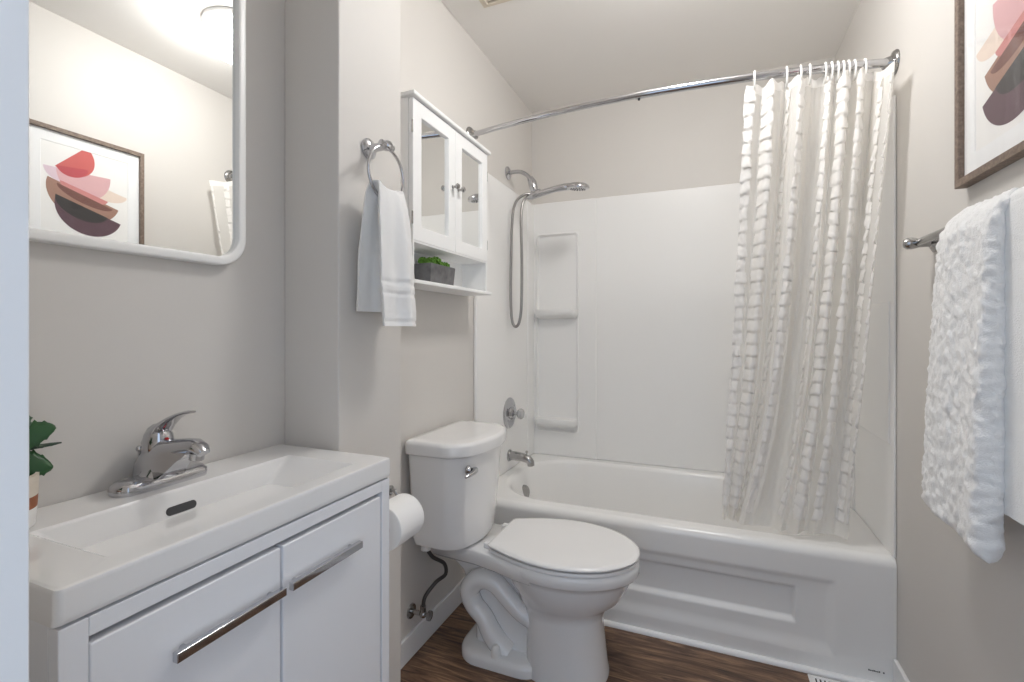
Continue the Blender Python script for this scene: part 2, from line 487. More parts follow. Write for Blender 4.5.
# left end panel
lp = MB().box(XL + .0005, XL + PT, 1.908, YB - .0005, RIM + .001, ST, bev=.006)
lp.box(XL + .006, XL + PT + .007, YB - .12, YB - .0005, RIM + .002, ST - .004, bev=.006)
lp.build('end_panel', 'surround', sur)
rp = MB().box(XR - .008, XR - .0005, 1.868, YB - .0005, RIM + .001, ST + .010, bev=.003)
rp.box(XR - .013, XR - .004, 1.90, YB - .02, .775, 1.240, bev=.004)
rp.box(XR - .016, XR - .004, 2.30, YB - .0005, RIM + .002, ST + .004, bev=.006)
rp.build('end_panel', 'surround', sur)
# back centre panel
MB().box(-.583, .545, YB - .013, YB - .0005, RIM + .001, ST + .002, bev=.004).build('back_panel', 'surround', sur)
# back left corner panel with a recessed niche framed by a raised bead
cp = MB()
fx0, fx1, fz0, fz1 = -.925, -.690, .565, 1.695
y0 = YB - .022
def frame_ring(ix0, ix1, iz0, iz1, r, y): return [(u, y, v) for u, v in rrect(ix0, ix1, iz0, iz1, r, 6)]
cx0, cx1 = XL + .012, -.580
cr_ = [frame_ring(cx0, cx1, RIM + .001, ST, .001, YB - .0005), frame_ring(cx0, cx1, RIM + .001, ST, .001, y0 + .004), frame_ring(cx0 + .004, cx1 - .004, RIM + .005, ST - .004, .001, y0),
       frame_ring(fx0 - .012, fx1 + .012, fz0 - .012, fz1 + .012, .022, y0), frame_ring(fx0 - .008, fx1 + .008, fz0 - .008, fz1 + .008, .02, y0 - .004), frame_ring(fx0 - .003, fx1 + .003, fz0 - .003, fz1 + .003, .018, y0 - .004),
       frame_ring(fx0, fx1, fz0, fz1, .016, y0 + .002), frame_ring(fx0 + .006, fx1 - .006, fz0 + .006, fz1 - .006, .014, y0 + .012)]
cp.loft(cr_, cap0=True, cap1=True)
niche = cp.build('corner_panel', 'surround', sur, angle=22)
def shelf(z):
    s_ = MB(); rings = []
    for dz, off in ((.0, .0), (.002, .004), (.012, .006), (.030, .002), (.042, -.012), (.050, -.03)):
        n = 24; pts = []
        hw = (fx1 - fx0) / 2 + .006 + min(off, 0) * .6; d = .066 + off
        xc = (fx0 + fx1) / 2
        for k in range(n + 1):
            a = PI * k / n
            ca, sa = math.cos(a), math.sin(a)
            pts.append((xc + hw * math.copysign(abs(ca) ** .35, ca), y0 + .010 - d * abs(sa) ** .45, z - dz))
        rings.append(pts)
    s_.loft(rings)
    s_.build('shelf', 'surround', sur)
shelf(1.262); shelf(.640)

# ------------------------------------------------------------------ tub spout, valve, shower
WX = XL + PT
sp = thing('tub_spout', 'chrome tub spout with diverter knob above the bathtub rim', 'tub spout', (WX, 2.285, .492))
m_ = MB()
path = smooth_path([(WX - .002, 2.285, .497), (WX + .05, 2.285, .496), (WX + .095, 2.285, .490), (WX + .116, 2.285, .476), (WX + .12, 2.285, .455)], 6)
rad = [lerp(.024, .0175, i / (len(path) - 1)) for i in range(len(path))]
m_.tube(path, .02, 20, radii=rad)
m_.lathe([(.030, 0), (.030, .006), (.026, .010)], (WX - .001, 2.285, .497), (1, 0, 0))
m_.build('spout', 'nickel', sp)
MB().lathe([(.004, 0), (.0035, .014), (.007, .018), (.007, .024), (.003, .027)], (WX + .098, 2.285, .503), (0, 0, 1), n=16).build('diverter_knob', 'nickel', sp)

vl = thing('shower_valve', 'round chrome shower valve with a knob above the tub spout', 'shower valve', (WX, 2.285, .716))
MB().lathe([(.080, 0), (.080, .003), (.074, .009), (.055, .013), (.034, .015), (.030, .030), (.024, .032), (.001, .033)], (WX, 2.285, .716), (1, 0, 0), n=48).build('escutcheon', 'chrome', vl)
kn = MB()
kn.lathe([(.010, .030), (.010, .046), (.020, .050), (.027, .058), (.028, .068), (.022, .078), (.010, .081), (.001, .081)], (WX, 2.285, .716), (1, 0, 0), n=10)
kn.build('knob', 'clear', vl, angle=25, label='faceted clear knob')
for a in (0.7, 0.7 + PI):
    MB().lathe([(.005, .010), (.005, .0145), (.001, .0155)], (WX, 2.285 + .052 * math.cos(a), .716 + .052 * math.sin(a)), (1, 0, 0), n=12).build('screw', 'chrome', vl)

SY = 2.30
sh = thing('handheld_shower', 'chrome handheld shower head with hose on a wall arm', 'shower head', (XL, SY, 1.965))
MB().lathe([(.034, 0), (.033, .006), (.024, .012), (.013, .015)], (XL + .0005, SY, 1.965), (1, 0, 0), n=32).build('flange', 'chrome', sh)
arm = smooth_path([(XL + .004, SY, 1.965), (XL + .05, SY, 1.966), (XL + .085, SY, 1.958), (XL + .115, SY, 1.935), (XL + .130, SY, 1.910)], 6)
MB().tube(arm, .0105, 16).build('shower_arm', 'chrome', sh)
bk = MB()
bk.tube([(XL + .126, SY, 1.925), (XL + .138, SY, 1.900), (XL + .146, SY, 1.868), (XL + .150, SY, 1.845)], .017, 18, radii=[.015, .022, .021, .016])
bk.ball((XL + .148, SY, 1.842), .021, 2)
bk.tube([(XL + .150, SY - .002, 1.838), (XL + .172, SY - .006, 1.842), (XL + .186, SY - .008, 1.846)], .017, 16, radii=[.016, .018, .016])
bk.build('bracket', 'chrome', sh)
hs = MB()
hp = smooth_path([(XL + .115, SY - .008, 1.822), (XL + .16, SY - .008, 1.832), (XL + .23, SY - .01, 1.845), (XL + .30, SY - .012, 1.853), (XL + .350, SY - .014, 1.853)], 6)
hr = [interp([(0, .012), (.2, .017), (.55, .015), (.85, .018), (1, .016)], i / (len(hp) - 1)) for i in range(len(hp))]
hs.tube(hp, .012, 18, radii=hr)
hs.build('handle', 'chrome', sh)
hd = MB()
ax = Vector((.10, -.10, 1)).normalized()
hc = Vector((XL + .382, SY - .016, 1.850))
hd.lathe([(.001, .016), (.018, .0155), (.038, .012), (.051, .005), (.056, -.004), (.055, -.012), (.049, -.0155), (.001, -.0165)], hc, ax, n=40)
hd.build('spray_head', 'chrome', sh)
nz = MB()
for rr, n in ((.012, 6), (.024, 11), (.035, 16)):
    for k in range(n):
        u = ax.orthogonal().normalized(); w = ax.cross(u)
        nz.lathe([(.0022, 0), (.0018, -.003), (.0005, -.0032)], hc - ax * .0155 + (u * math.cos(2 * PI * k / n) + w * math.sin(2 * PI * k / n)) * rr, ax, n=6)
nz.build('nozzles', 'rubber', sh)
hose = smooth_path([(XL + .146, SY, 1.838), (XL + .105, SY - .025, 1.835), (XL + .062, SY - .045, 1.79), (XL + .046, SY - .05, 1.68), (XL + .040, SY - .05, 1.45), (XL + .042, SY - .055, 1.28), (XL + .052, SY - .06, 1.19), (XL + .072, SY - .062, 1.163), (XL + .092, SY - .062, 1.19), (XL + .102, SY - .06, 1.28), (XL + .100, SY - .05, 1.50), (XL + .094, SY - .045, 1.70), (XL + .100, SY - .035, 1.79), (XL + .115, SY - .012, 1.826)], 9)
MB().tube(hose, .0072, 12).build('hose', 'hose', sh, label='flexible steel hose')

# ------------------------------------------------------------------ curtain rod
RZ = 2.0
def rod_y(x):
    t = (x - (XL + XR) / 2) / ((XR - XL) / 2)
    return 1.782 + .092 * t * t
rod = thing('curtain_rod', 'curved chrome shower curtain rod spanning wall to wall', 'curtain rod', (-.21, 1.78, RZ))
xa, xj, xb = XL + .006, -.245, XR - .006
MB().tube([(lerp(xa, xj + .05, i / 30), rod_y(lerp(xa, xj + .05, i / 30)), RZ) for i in range(31)], .0112, 18).build('rod', 'chrome', rod)
jn = MB()
jn.tube([(lerp(xj, xb, i / 30), rod_y(lerp(xj, xb, i / 30)), RZ) for i in range(31)], .0135, 18)
jn.build('sleeve', 'chrome', rod)
MB().lathe([(.005, 0), (.004, -.006), (.001, -.007)], (xj + .012, rod_y(xj), RZ - .0125), (0, 0, 1), n=12).build('set_screw', 'rubber', rod)
for x, d in ((XL, 1), (XR, -1)):
    f = MB()
    f.lathe([(.038, 0), (.038, .004), (.034, .010), (.022, .014), (.018, .030), (.016, .034)], (x + d * .0006, rod_y(x), RZ), (d, 0, 0), n=36)
    f.build('flange', 'nickel', rod)

# ------------------------------------------------------------------ shower curtain
CT, CBZ = 1.968, .440
FOLD = [(0, .0), (.05, .012), (.115, -.014), (.185, .026), (.25, .0), (.29, -.028), (.345, .018), (.385, .032), (.43, .008), (.49, -.020), (.55, -.026), (.60, .016), (.64, -.012), (.69, .030), (.75, -.016), (.80, .026), (.86, -.008), (.93, -.020), (1, .004)]
SPREAD = [(0, 0), (.045, .012), (.185, .08), (.335, .125), (.385, .155), (.59, .47), (.685, .60), (.80, .74), (1, 1)]
def lin(tab, x):
    for (a, b), (c, d) in zip(tab, tab[1:]):
        if x <= c: return b + (d - b) * max(-.2, (x - a)) / (c - a)
    return tab[-1][1]
def cur_pt(s, t):
    """s across the cloth 0..1, t from top 0 to bottom 1"""
    fb = lin(SPREAD, s)
    f = lerp(s, fb, t ** 4 * .9)
    x = lerp(lerp(.118, .534, f), lerp(.046, .432, f), t ** 1.15)
    ybase = lerp(rod_y(lerp(.118, .534, f)), 1.948 - .03 * f, t ** .9)
    amp = interp([(0, .75), (.15, 1.0), (.6, 1.15), (1, .8)], t)
    w = s + .014 * noise.noise(Vector((s * 3.1, t * 1.6, 4.2))) * min(1, t * 6)
    y = ybase - amp * interp(FOLD, w) * (1 + .4 * noise.noise(Vector((s * 5.0, t * 1.3, 1.7))))
    if s > .90: y -= .15 * ((s - .90) / .10) ** 1.2 * (1 - t) ** 1.1; x -= .030 * ((s - .90) / .10) * (1 - t)
    zd = .055 * max(0, (s - .88) / .12) ** 1.3 * (1 - t)
    y += .007 * noise.noise(Vector((s * 12, t * 5, 9.1))) + .0025 * noise.noise(Vector((s * 40, t * 22, 2.1)))
    x += .004 * noise.noise(Vector((s * 9, t * 4, 6.6))) * min(1, t * 5)
    z = lerp(CT + .014 * s, CBZ, t) - zd + .005 * math.cos(2 * PI * 11 * s) * max(0, 1 - t / .03)
    z += .006 * t * math.sin(s * 9) * (1 if t > .9 else 0) * (t - .9) * 10
    return Vector((x, y, z))
cur = thing('shower_curtain', 'white sheer shower curtain with ruffled vertical bands hanging into the bathtub', 'shower curtain', (.27, 1.85, CBZ))
NS, NT = 260, 110
MB().grid([[cur_pt(j / NS, i / NT) for j in range(NS + 1)] for i in range(NT + 1)]).build('cloth', 'sheer', cur, angle=180)
hm = MB()
hm.grid([[cur_pt(j / NS, t) + Vector((0, -.0015, 0)) for j in range(NS + 1)] for t in (0.0, .006, .012, .018)])
hm.build('top_hem', 'ruffle', cur, angle=180)
hm = MB()
hm.grid([[cur_pt(j / NS, t) + Vector((0, -.0012, 0)) for j in range(NS + 1)] for t in (.968, .976, .984, .992, 1.0)])
hm.build('bottom_hem', 'sheer', cur, angle=180)
def band(s0, width, face=1):
    """a strip of puffed tufts running down the cloth at s0"""
    W = 10
    rows = []
    pitch = .043
    total = CT - CBZ - .05
    nrow = int(total / pitch)
    per = 10
    for i in range(nrow * per + 1):
        k = int(i / per)
        rr = random.Random(k * 31 + int(s0 * 977))
        ph = (i % per) / per
        puff = (ph * 1.1) ** .55 if ph < .88 else max(0, (1 - ph) / .12)
        t = (.014 + (i / per) * pitch) / (CT - CBZ)
        wl, wr = (width * (.80 + .40 * rr.random()) for _ in range(2))
        hgt = .0022 + .0026 * rr.random(); skew = .010 * (rr.random() - .5)
        ri = random.Random(i * 13 + int(s0 * 701))
        e = .002
        ds = (cur_pt(s0 + e, t) - cur_pt(s0 - e, t)) / (2 * e)
        met = max(ds.length, .45)
        row = []
        for j in range(W + 1):
            u = j / W * 2 - 1
            u *= 1 + (.22 * (ri.random() - .5) if abs(u) > .9 else 0)
            s_ = min(max(s0 + u * (wl if u < 0 else wr) / 2 / met, -.012), 1.008)
            q_ = cur_pt(s_, t)
            tg = cur_pt(s_ + e, t) - cur_pt(s_ - e, t); tg.z = 0
            nn = Vector((tg.y, -tg.x, 0)).normalized() * face
            edge = 1 - abs(u) ** 6
            lift = .002 + hgt * puff * (.55 + .45 * edge) + .003 * noise.noise(Vector((u * 2.5, i * .23, s0 * 50))) * puff
            if abs(u) > .75: lift += .006 * puff * rr.random()
            zoff = (.004 * (rr.random() - .5) if abs(u) > .75 else 0) + .006 * noise.noise(Vector((u * 1.6, k * 3.1, s0 * 31))) + skew * u
            row.append(q_ + nn * lift + Vector((0, 0, zoff)))
        rows.append(row)
    MB().grid(rows).build('ruffle_band', 'ruffle', cur, angle=180)
for s0, w, fc in ((.026, .034, 1), (.165, .062, 1), (.320, .018, 1), (.392, .022, 1), (.490, .045, -1), (.588, .013, 1), (.690, .024, 1), (.805, .016, 1), (.890, .045, -1), (.955, .030, 1), (.997, .007, 1)):
    band(s0, w, fc)

# rings: small white plastic hooks around the rod
def ring_hook(x, label):
    y = rod_y(x); ang = math.atan2(rod_y(x + .01) - rod_y(x - .01), .02)
    pts = []
    for k in range(22):
        a = 2 * PI * k / 22
        yy = .0205 * math.sin(a); zz = RZ - .014 + .031 * math.cos(a)
        pts.append((x + .004 * math.sin(a) - yy * math.sin(ang), y + yy * math.cos(ang), zz))
    m = MB().tube(pts, .0032, 8, closed=True)
    o = m.build('curtain_ring', 'plastic')
    return tag(o, label, 'curtain ring', 'white curtain rings on the rod')
ring_x = [.145, .241, .282, .308, .353, .371, .388, .404, .419, .436, .465]
ords = ['first', 'second', 'third', 'fourth', 'fifth', 'sixth', 'seventh', 'eighth', 'ninth', 'tenth', 'last']
for x, w in zip(ring_x, ords):
    lab = 'white curtain ring on the rod, %s counting from the left' % w
    if w == 'first': lab = 'white curtain ring standing alone at the left edge of the shower curtain'
    if w == 'last': lab = 'white curtain ring on the rod, nearest the right wall flange'
    ring_hook(x, lab)

# ------------------------------------------------------------------ toilet
TC = 1.586
to = thing('toilet', 'white two-piece toilet with closed lid between pillar and bathtub', 'toilet', (-.55, TC, 0))
def egg(xb, xf, w, z, xm=None, n=48, pb=2.0, pf=2.0):
    xm = xm if xm is not None else lerp(xb, xf, .45)
    out = []
    for k in range(n):
        a = 2 * PI * k / n; ca, sa = math.cos(a), math.sin(a)
        p = pf if ca > 0 else pb
        L = (xf - xm) if ca > 0 else (xm - xb)
        out.append((xm + L * math.copysign(abs(ca) ** (2 / p), ca), TC + w * math.copysign(abs(sa) ** (2 / p), sa), z))
    return out
bw = MB()
secs = [(-.578, -.306, .122, 0.0, 3.2), (-.578, -.306, .122, .012, 3.2), (-.578, -.312, .116, .04, 3.0), (-.58, -.320, .110, .12, 3.0), (-.583, -.326, .106, .19, 2.8), (-.595, -.316, .108, .215, 2.5),
        (-.61, -.300, .124, .235, 2.3), (-.62, -.268, .142, .262, 2.1), (-.645, -.248, .158, .295, 2.05), (-.66, -.232, .168, .33, 2.0), (-.67, -.225, .171, .344, 2.0),
        (-.675, -.212, .181, .350, 2.0), (-.68, -.206, .186, .358, 2.0), (-.685, -.205, .187, .378, 2.0), (-.685, -.207, .185, .388, 2.0), (-.68, -.214, .178, .393, 2.0)]
bw.loft([egg(a, f_, w, z, pb=p, pf=2.0 if z > .2 else 2.3) for a, f_, w, z, p in secs])
# rear deck under the tank, rear web and foot
dk = [[(x, TC + s * wy, z) for x, s, wy in ((-.915, -1, .105), (-.75, -1, .116), (-.66, -1, .138), (-.58, -1, .166), (-.52, -1, .178), (-.52, 1, .178), (-.58, 1, .166), (-.66, 1, .138), (-.75, 1, .116), (-.915, 1, .105))] for z in (.335, .345, .385, .391)]
for r, sc_ in zip(dk, (.92, 1.0, 1.0, .97)):
    for i, p in enumerate(r): r[i] = (lerp(-.75, p[0], sc_ if p[0] < -.7 else 1), TC + (p[1] - TC) * sc_, p[2])
bw.loft(dk)
web = []
for z, xb, xf, w in ((.02, -.775, -.52, .058), (.10, -.785, -.52, .046), (.20, -.80, -.52, .044), (.28, -.84, -.52, .050), (.345, -.88, -.55, .085)):
    web.append([(u, TC + v, z) for u, v in rrect(xb, xf, -w, w, .03, 5)])
bw.loft(web)
ft = []
for z, ins in ((0.0, 0.0), (.022, 0.0), (.034, .006), (.040, .018)):
    ft.append([(u, TC + v, z) for u, v in rrect(-.822 + ins, -.50, -.126 + ins, .126 - ins, .085, 8)])
bw.loft(ft)
for s in (-1, 1):
    yy = TC + s * .062
    tr = smooth_path([(-.53, yy - s * .006, .150), (-.585, yy, .178), (-.636, yy + s * .004, .222), (-.690, yy + s * .007, .268), (-.745, yy + s * .008, .270), (-.785, yy + s * .007, .226), (-.770, yy + s * .005, .175), (-.730, yy + s * .006, .138), (-.706, yy + s * .004, .095), (-.680, yy - s * .002, .058), (-.640, yy - s * .004, .030)], 7)
    rr = [interp([(0, .028), (.2, .032), (.45, .036), (.7, .033), (.9, .038), (1, .036)], i / (len(tr) - 1)) for i in range(len(tr))]
    bw.tube(tr, .034, 18, radii=rr)
bw.build('bowl', 'porcelain', to, angle=60)
for s in (-1, 1):
    MB().lathe([(.0165, 0), (.0155, .022), (.013, .032), (.007, .038), (.001, .0385)], (-.668, TC + s * .104, .037), n=20).build('bolt_cap', 'plastic', to)
# seat and lid
def seat_ring(off, z, back=-.692):
    xm, xf = -.455, -.207 + off
    xb = back - off
    side = []
    for k in range(25):                                   # near side, back to front
        q = k / 24
        if q < .10:
            a = q / .10
            x = xb + .014 * (1 - math.cos(a * PI / 2)); w = .106 + .016 * math.sin(a * PI / 2)
        else:
            x = lerp(xb + .014, xm, (q - .10) / .40) if q < .5 else xm + (xf - xm) * math.sin((q - .5) / .5 * PI / 2)
            if x <= xm: w = .186 - (.186 - .122) * ((xm - x) / (xm - xb - .014)) ** 1.9
            else: w = .186 * math.sqrt(max(0, 1 - ((x - xm) / (xf - xm)) ** 2))
        side.append((x, w + (off if w > .002 else 0)))
    near = [(x, TC - w, z) for x, w in side]
    far = [(x, TC + w, z) for x, w in reversed(side[:-1])]
    return near + far
st = MB(); st.loft([seat_ring(-.006, .394), seat_ring(-.001, .396), seat_ring(-.001, .4035), seat_ring(-.004, .4065)])
st.build('seat', 'seat', to, angle=50)
ld = MB(); ld.loft([seat_ring(-.010, .4105), seat_ring(.001, .4125), seat_ring(.002, .417), seat_ring(-.002, .4225), seat_ring(-.012, .4255), [(-.45 + (x + .45) * .55, TC + (y - TC) * .55, .4275) for x, y, z in seat_ring(-.012, .4275)]])
ld.build('lid', 'seat', to, angle=50)
for s in (-1, 1):
    hb = MB().box(-.722, -.690, TC + s * .080 - .013, TC + s * .080 + .013, .390, .412, bev=.006)
    hb.build('hinge', 'seat', to)
# tank
def tank_ring(x0, x1, y0_, y1_, z, bow, rb=.02, rf=.045):
    """back corners radius rb, front bowed"""
    out = []
    n = 8
    pts = []
    yc = (y0_ + y1_) / 2; hw = (y1_ - y0_) / 2
    for cx, cy, a0, r in ((x1 - rf, y1_ - rf, 0, rf), (x0 + rb, y1_ - rb, PI / 2, rb), (x0 + rb, y0_ + rb, PI, rb), (x1 - rf, y0_ + rf, 1.5 * PI, rf)):
        for k in range(n + 1):
            a = a0 + PI / 2 * k / n
            pts.append((cx + r * math.cos(a), cy + r * math.sin(a)))
    # points along the front edge for the bow
    fr = [(x1, lerp(y0_ + rf, y1_ - rf, k / 10)) for k in range(1, 10)]
    pts = pts + fr
    for x, y in pts:
        f = max(0, (x - x0) / (x1 - x0)); tt = (y - yc) / hw
        out.append((x + bow * f * max(0, 1 - tt * tt), y, z))
    return out
TK = 1.568
tk = MB()
tk.loft([tank_ring(-.945, -.800, TK - .145, TK + .140, .396, .04), tank_ring(-.950, -.790, TK - .162, TK + .156, .402, .045), tank_ring(-.954, -.784, TK - .170, TK + .164, .43, .048), tank_ring(-.957, -.776, TK - .182, TK + .182, .60, .052), tank_ring(-.958, -.772, TK - .190, TK + .192, .725, .054)])
tank = tk.build('tank', 'porcelain', to, angle=50)
tl = MB()
tl.loft([tank_ring(-.958, -.769, TK - .193, TK + .195, .720, .054), tank_ring(-.962, -.756, TK - .201, TK + .203, .7235, .054, rf=.06), tank_ring(-.962, -.754, TK - .203, TK + .205, .729, .054, rf=.06), tank_ring(-.962, -.754, TK - .203, TK + .205, .757, .054, rf=.06), tank_ring(-.960, -.758, TK - .200, TK + .202, .766, .054, rf=.06), tank_ring(-.955, -.768, TK - .191, TK + .193, .7705, .054, rf=.06), tank_ring(-.93, -.80, TK - .16, TK + .162, .7725, .04, rf=.05)])
tl.build('tank_lid', 'porcelain', to, angle=50)
fl = MB()
FY = TK - .152
fl.lathe([(.016, 0), (.016, .004), (.011, .008), (.009, .016)], (-.742, FY, .680), (1, 0, 0), n=24)
lev = smooth_path([(-.726, FY + .004, .680), (-.718, FY + .012, .680), (-.714, FY - .010, .678), (-.716, FY - .034, .675), (-.722, FY - .050, .672)], 5)
fl.tube(lev, .006, 12, radii=[interp([(0, .008), (.3, .010), (.7, .007), (1, .005)], i / (len(lev) - 1)) for i in range(len(lev))])
fl.build('flush_lever', 'chrome', to, label='chrome flush lever')
# supply line and stop valve
sv = thing('water_supply_valve', 'small metal stop valve with dark braided hose low behind the toilet', 'water valve', (XL, 1.425, .15))
m_ = MB()
m_.lathe([(.026, 0), (.024, .005), (.012, .007)], (XL, 1.425, .155), (1, 0, 0), n=24)
m_.tube([(XL + .004, 1.425, .155), (XL + .055, 1.425, .155)], .008, 12)
m_.ball((XL + .05, 1.425, .155), .014, 2)
m_.tube([(XL + .05, 1.425, .150), (XL + .05, 1.425, .185)], .010, 12)
m_.build('valve_body', 'nickel', sv)
hk = MB().lathe([(.006, 0), (.006, .012), (.017, .014), (.017, .022), (.006, .024)], (XL + .058, 1.425, .155), (1, 0, 0), n=10)
hk.build('valve_handle', 'nickel', sv)
hz = smooth_path([(XL + .05, 1.425, .180), (XL + .055, 1.432, .215), (XL + .075, 1.470, .250), (XL + .09, 1.510, .262), (XL + .09, 1.500, .305), (XL + .07, 1.455, .345), (XL + .054, 1.437, .385)], 8)
MB().tube(hz, .0068, 12).build('supply_hose', 'dark_hose', sv, label='dark braided hose')
MB().lathe([(.018, 0), (.018, .014), (.014, .016), (.014, .022)], (XL + .054, 1.437, .376), n=8).build('coupling_nut', 'plastic', sv, angle=25, label='white coupling nut')

# ------------------------------------------------------------------ toilet paper
tp = thing('toilet_paper_holder', 'chrome toilet paper holder on the pillar behind the vanity', 'paper holder', (XP, 1.06, .712))
TPX, TPZ = -.731, .664
m_ = MB()
m_.lathe([(.013, 0), (.013, .004), (.007, .007)], (XP + .0005, 1.074, .712), (1, 0, 0), n=24)
m_.tube(smooth_path([(XP + .004, 1.074, .712), (XP + .018, 1.074, .711), (XP + .028, 1.074, .700), (TPX, 1.074, TPZ + .006), (TPX, 1.068, TPZ), (TPX, 1.05, TPZ)], 5), .0055, 10)
m_.tube([(TPX, 1.055, TPZ), (TPX, .935, TPZ)], .007, 12)
m_.build('holder_arm', 'nickel', tp)
rl = thing('toilet_paper_roll', 'white toilet paper roll on the pillar behind the vanity', 'toilet paper', (TPX, 1.0, TPZ - .055))
m_ = MB()
prof = [(.021, 0), (.052, 0), (.0545, .002), (.055, .005), (.055, .097), (.0545, .100), (.052, .102), (.021, .102)]
ringsr = []
for r, hh in prof:
    ringsr.append([(TPX + r * math.cos(2 * PI * k / 48), .952 + hh, TPZ + r * math.sin(2 * PI * k / 48)) for k in range(48)])
m_.loft(ringsr, loop=True)
m_.build('paper', 'paper', rl)
m_ = MB()
ringsr = [[(TPX + r * math.cos(2 * PI * k / 32), .952 + hh, TPZ + r * math.sin(2 * PI * k / 32)) for k in range(32)] for r, hh in ((.019, .001), (.0208, .001), (.0208, .101), (.019, .101))]
m_.loft(ringsr, loop=True)
m_.build('cardboard_core', 'card', rl)

# ------------------------------------------------------------------ vanity
CY0, CY1, CXF, CZ = .286, .870, -.643, .868
va = thing('vanity_cabinet', 'white two-door vanity cabinet with long chrome bar handles', 'vanity', (-.81, .575, 0))
VX = -.647
b = MB()
yL, yR = .290, .868
zT = .8225
b.box(XL + .002, VX - .020, yL, yL + .018, 0, zT)                        # side panels
b.box(XL + .002, VX - .020, yR - .018, yR, 0, zT)
b.box(XL + .002, XL + .010, yL + .018, yR - .018, .08, zT)                # back
b.box(XL + .010, VX - .022, yL + .018, yR - .018, .10, .118)              # bottom
b.box(VX - .020, VX, yL, yL + .028, 0, zT, bev=.0015)                     # face frame
b.box(VX - .020, VX, yR - .026, yR, 0, zT, bev=.0015)
b.box(VX - .020, VX, yL + .028, yR - .026, .800, zT, bev=.0012)
b.box(VX - .020, VX, yL + .028, yR - .026, .06, .11, bev=.0012)
b.build('body', 'cabinet', va)
for (d0, d1, h0, h1) in ((.3175, .5795, .402, .574), (.5825, .8365, .5865, .757)):
    d = MB().box(VX - .019, VX + .001, d0 + .001, d1 - .0008, .114, .7915, bev=.0022).build('door', 'cabinet', va)
    hm_ = MB()
    hm_.box(VX + .010, VX + .020, h0, h1, .7195, .7325, bev=.0012)
    for yy in (h0 + .018, h1 - .018): hm_.tube([(VX, yy, .726), (VX + .012, yy, .726)], .0045, 10)
    hm_.build('handle', 'chrome', d, label='long chrome bar handle')

sk = thing('vanity_sink', 'white ceramic sink top with a long rectangular basin on the vanity', 'sink', (-.81, .575, .8235))
b = MB()
NB = 6
def srr(x0, x1, y0_, y1_, r, z): return [(u, v, z) for u, v in rrect(x0, x1, y0_, y1_, r, NB)]
x0_, x1_ = XL + .001, CXF
ox = [srr(x0_ + .006, x1_ - .012, CY0 + .006, CY1 - .006, .006, .8235), srr(x0_, x1_ - .003, CY0, CY1, .008, .827), srr(x0_, x1_, CY0, CY1, .008, .835), srr(x0_, x1_, CY0, CY1, .008, CZ - .006), srr(x0_ + .001, x1_ - .0018, CY0 + .0018, CY1 - .0018, .007, CZ - .0016), srr(x0_ + .002, x1_ - .006, CY0 + .006, CY1 - .006, .005, CZ)]
bx = [( -.866, -.682, .352, .800, .008, CZ), (-.864, -.684, .355, .796, .008, CZ - .0015), (-.862, -.687, .362, .786, .008, CZ - .006), (-.853, -.694, .41, .715, .010, CZ - .060), (-.848, -.70, .43, .690, .012, CZ - .070), (-.838, -.715, .46, .66, .012, CZ - .073)]
# bottom outside is closed by the first ring cap
rings = ox + [srr(*q_) for q_ in bx]
b.loft(rings, cap0=True, cap1=True)
b.build('sink_basin', 'porcelain', sk, angle=35)
os_ = MB()
# overflow slot as a solid pill in the rear basin wall, inner shade painted grey
def slot(yc, zc, hl, hh, depth):
    pts = []
    for k in range(24):
        a = 2 * PI * k / 24
        yy = hl * math.copysign(1, math.cos(a)) * (1 if abs(math.cos(a)) > .01 else 0) + hh * math.cos(a)
        pts.append((yy, hh * math.sin(a)))
    return [(-.8572 + depth - (zv) * .16, yc + yv, zc + zv) for yv, zv in pts]
os_.loft([slot(.557, .834, .019, .0072, -.004), slot(.557, .834, .019, .0072, .0006), slot(.557, .834, .0185, .0067, .0009)], cap0=True, cap1=True)
os_.build('overflow_slot', 'painted_slot_shade', sk, label='overflow slot with its shade painted grey')
dr = MB().lathe([(.022, .0), (.022, .002), (.017, .003), (.015, .001), (.001, .002)], (-.775, .56, CZ - .073), n=32)
dr.build('drain', 'chrome', sk)

# ------------------------------------------------------------------ faucet
FX, FYc = -.918, .560
fa = thing('faucet', 'chrome single-lever faucet on the vanity sink', 'faucet', (FX, FYc, CZ))
b = MB()
base = []
for z, g, in ((0, 0), (.006, .001), (.014, 0.0), (.020, -.006), (.023, -.014)):
    pts = []
    hl = .078 + g; hw = .0275 + g
    for k in range(40):
        a = 2 * PI * k / 40; ca, sa = math.cos(a), math.sin(a)
        pts.append((FX + hw * math.copysign(abs(ca) ** .8, ca), FYc + (hl - hw) * math.copysign(min(1, abs(sa) * 2.2), sa) * 1.0 + hw * sa, CZ + z))
    base.append(pts)
b.loft(base)
b.build('base_plate', 'chrome', fa, angle=50)
# body: wide at the base plate, sweeping into the spout
secs = [(-.030, .012, .030, .020), (-.022, .034, .030, .024), (-.006, .052, .026, .026), (.018, .062, .021, .022), (.045, .068, .017, .017), (.070, .074, .0165, .0145), (.092, .077, .0165, .0125), (.106, .073, .0150, .0105), (.114, .066, .011, .007)]
rings = []
for i, (dx, dz, hw, hh) in enumerate(secs):
    a, c = secs[max(i - 1, 0)], secs[min(i + 1, len(secs) - 1)]
    t = Vector((c[0] - a[0], 0, c[1] - a[1])).normalized(); nrm = Vector((-t.z, 0, t.x)); 
    ct = Vector((FX + dx, FYc, CZ + dz))
    rings.append([ct + nrm * hh * math.sin(2 * PI * k / 28) + Vector((0, 1, 0)) * hw * math.cos(2 * PI * k / 28) for k in range(28)])
sp_ = MB(); sp_.loft(rings)
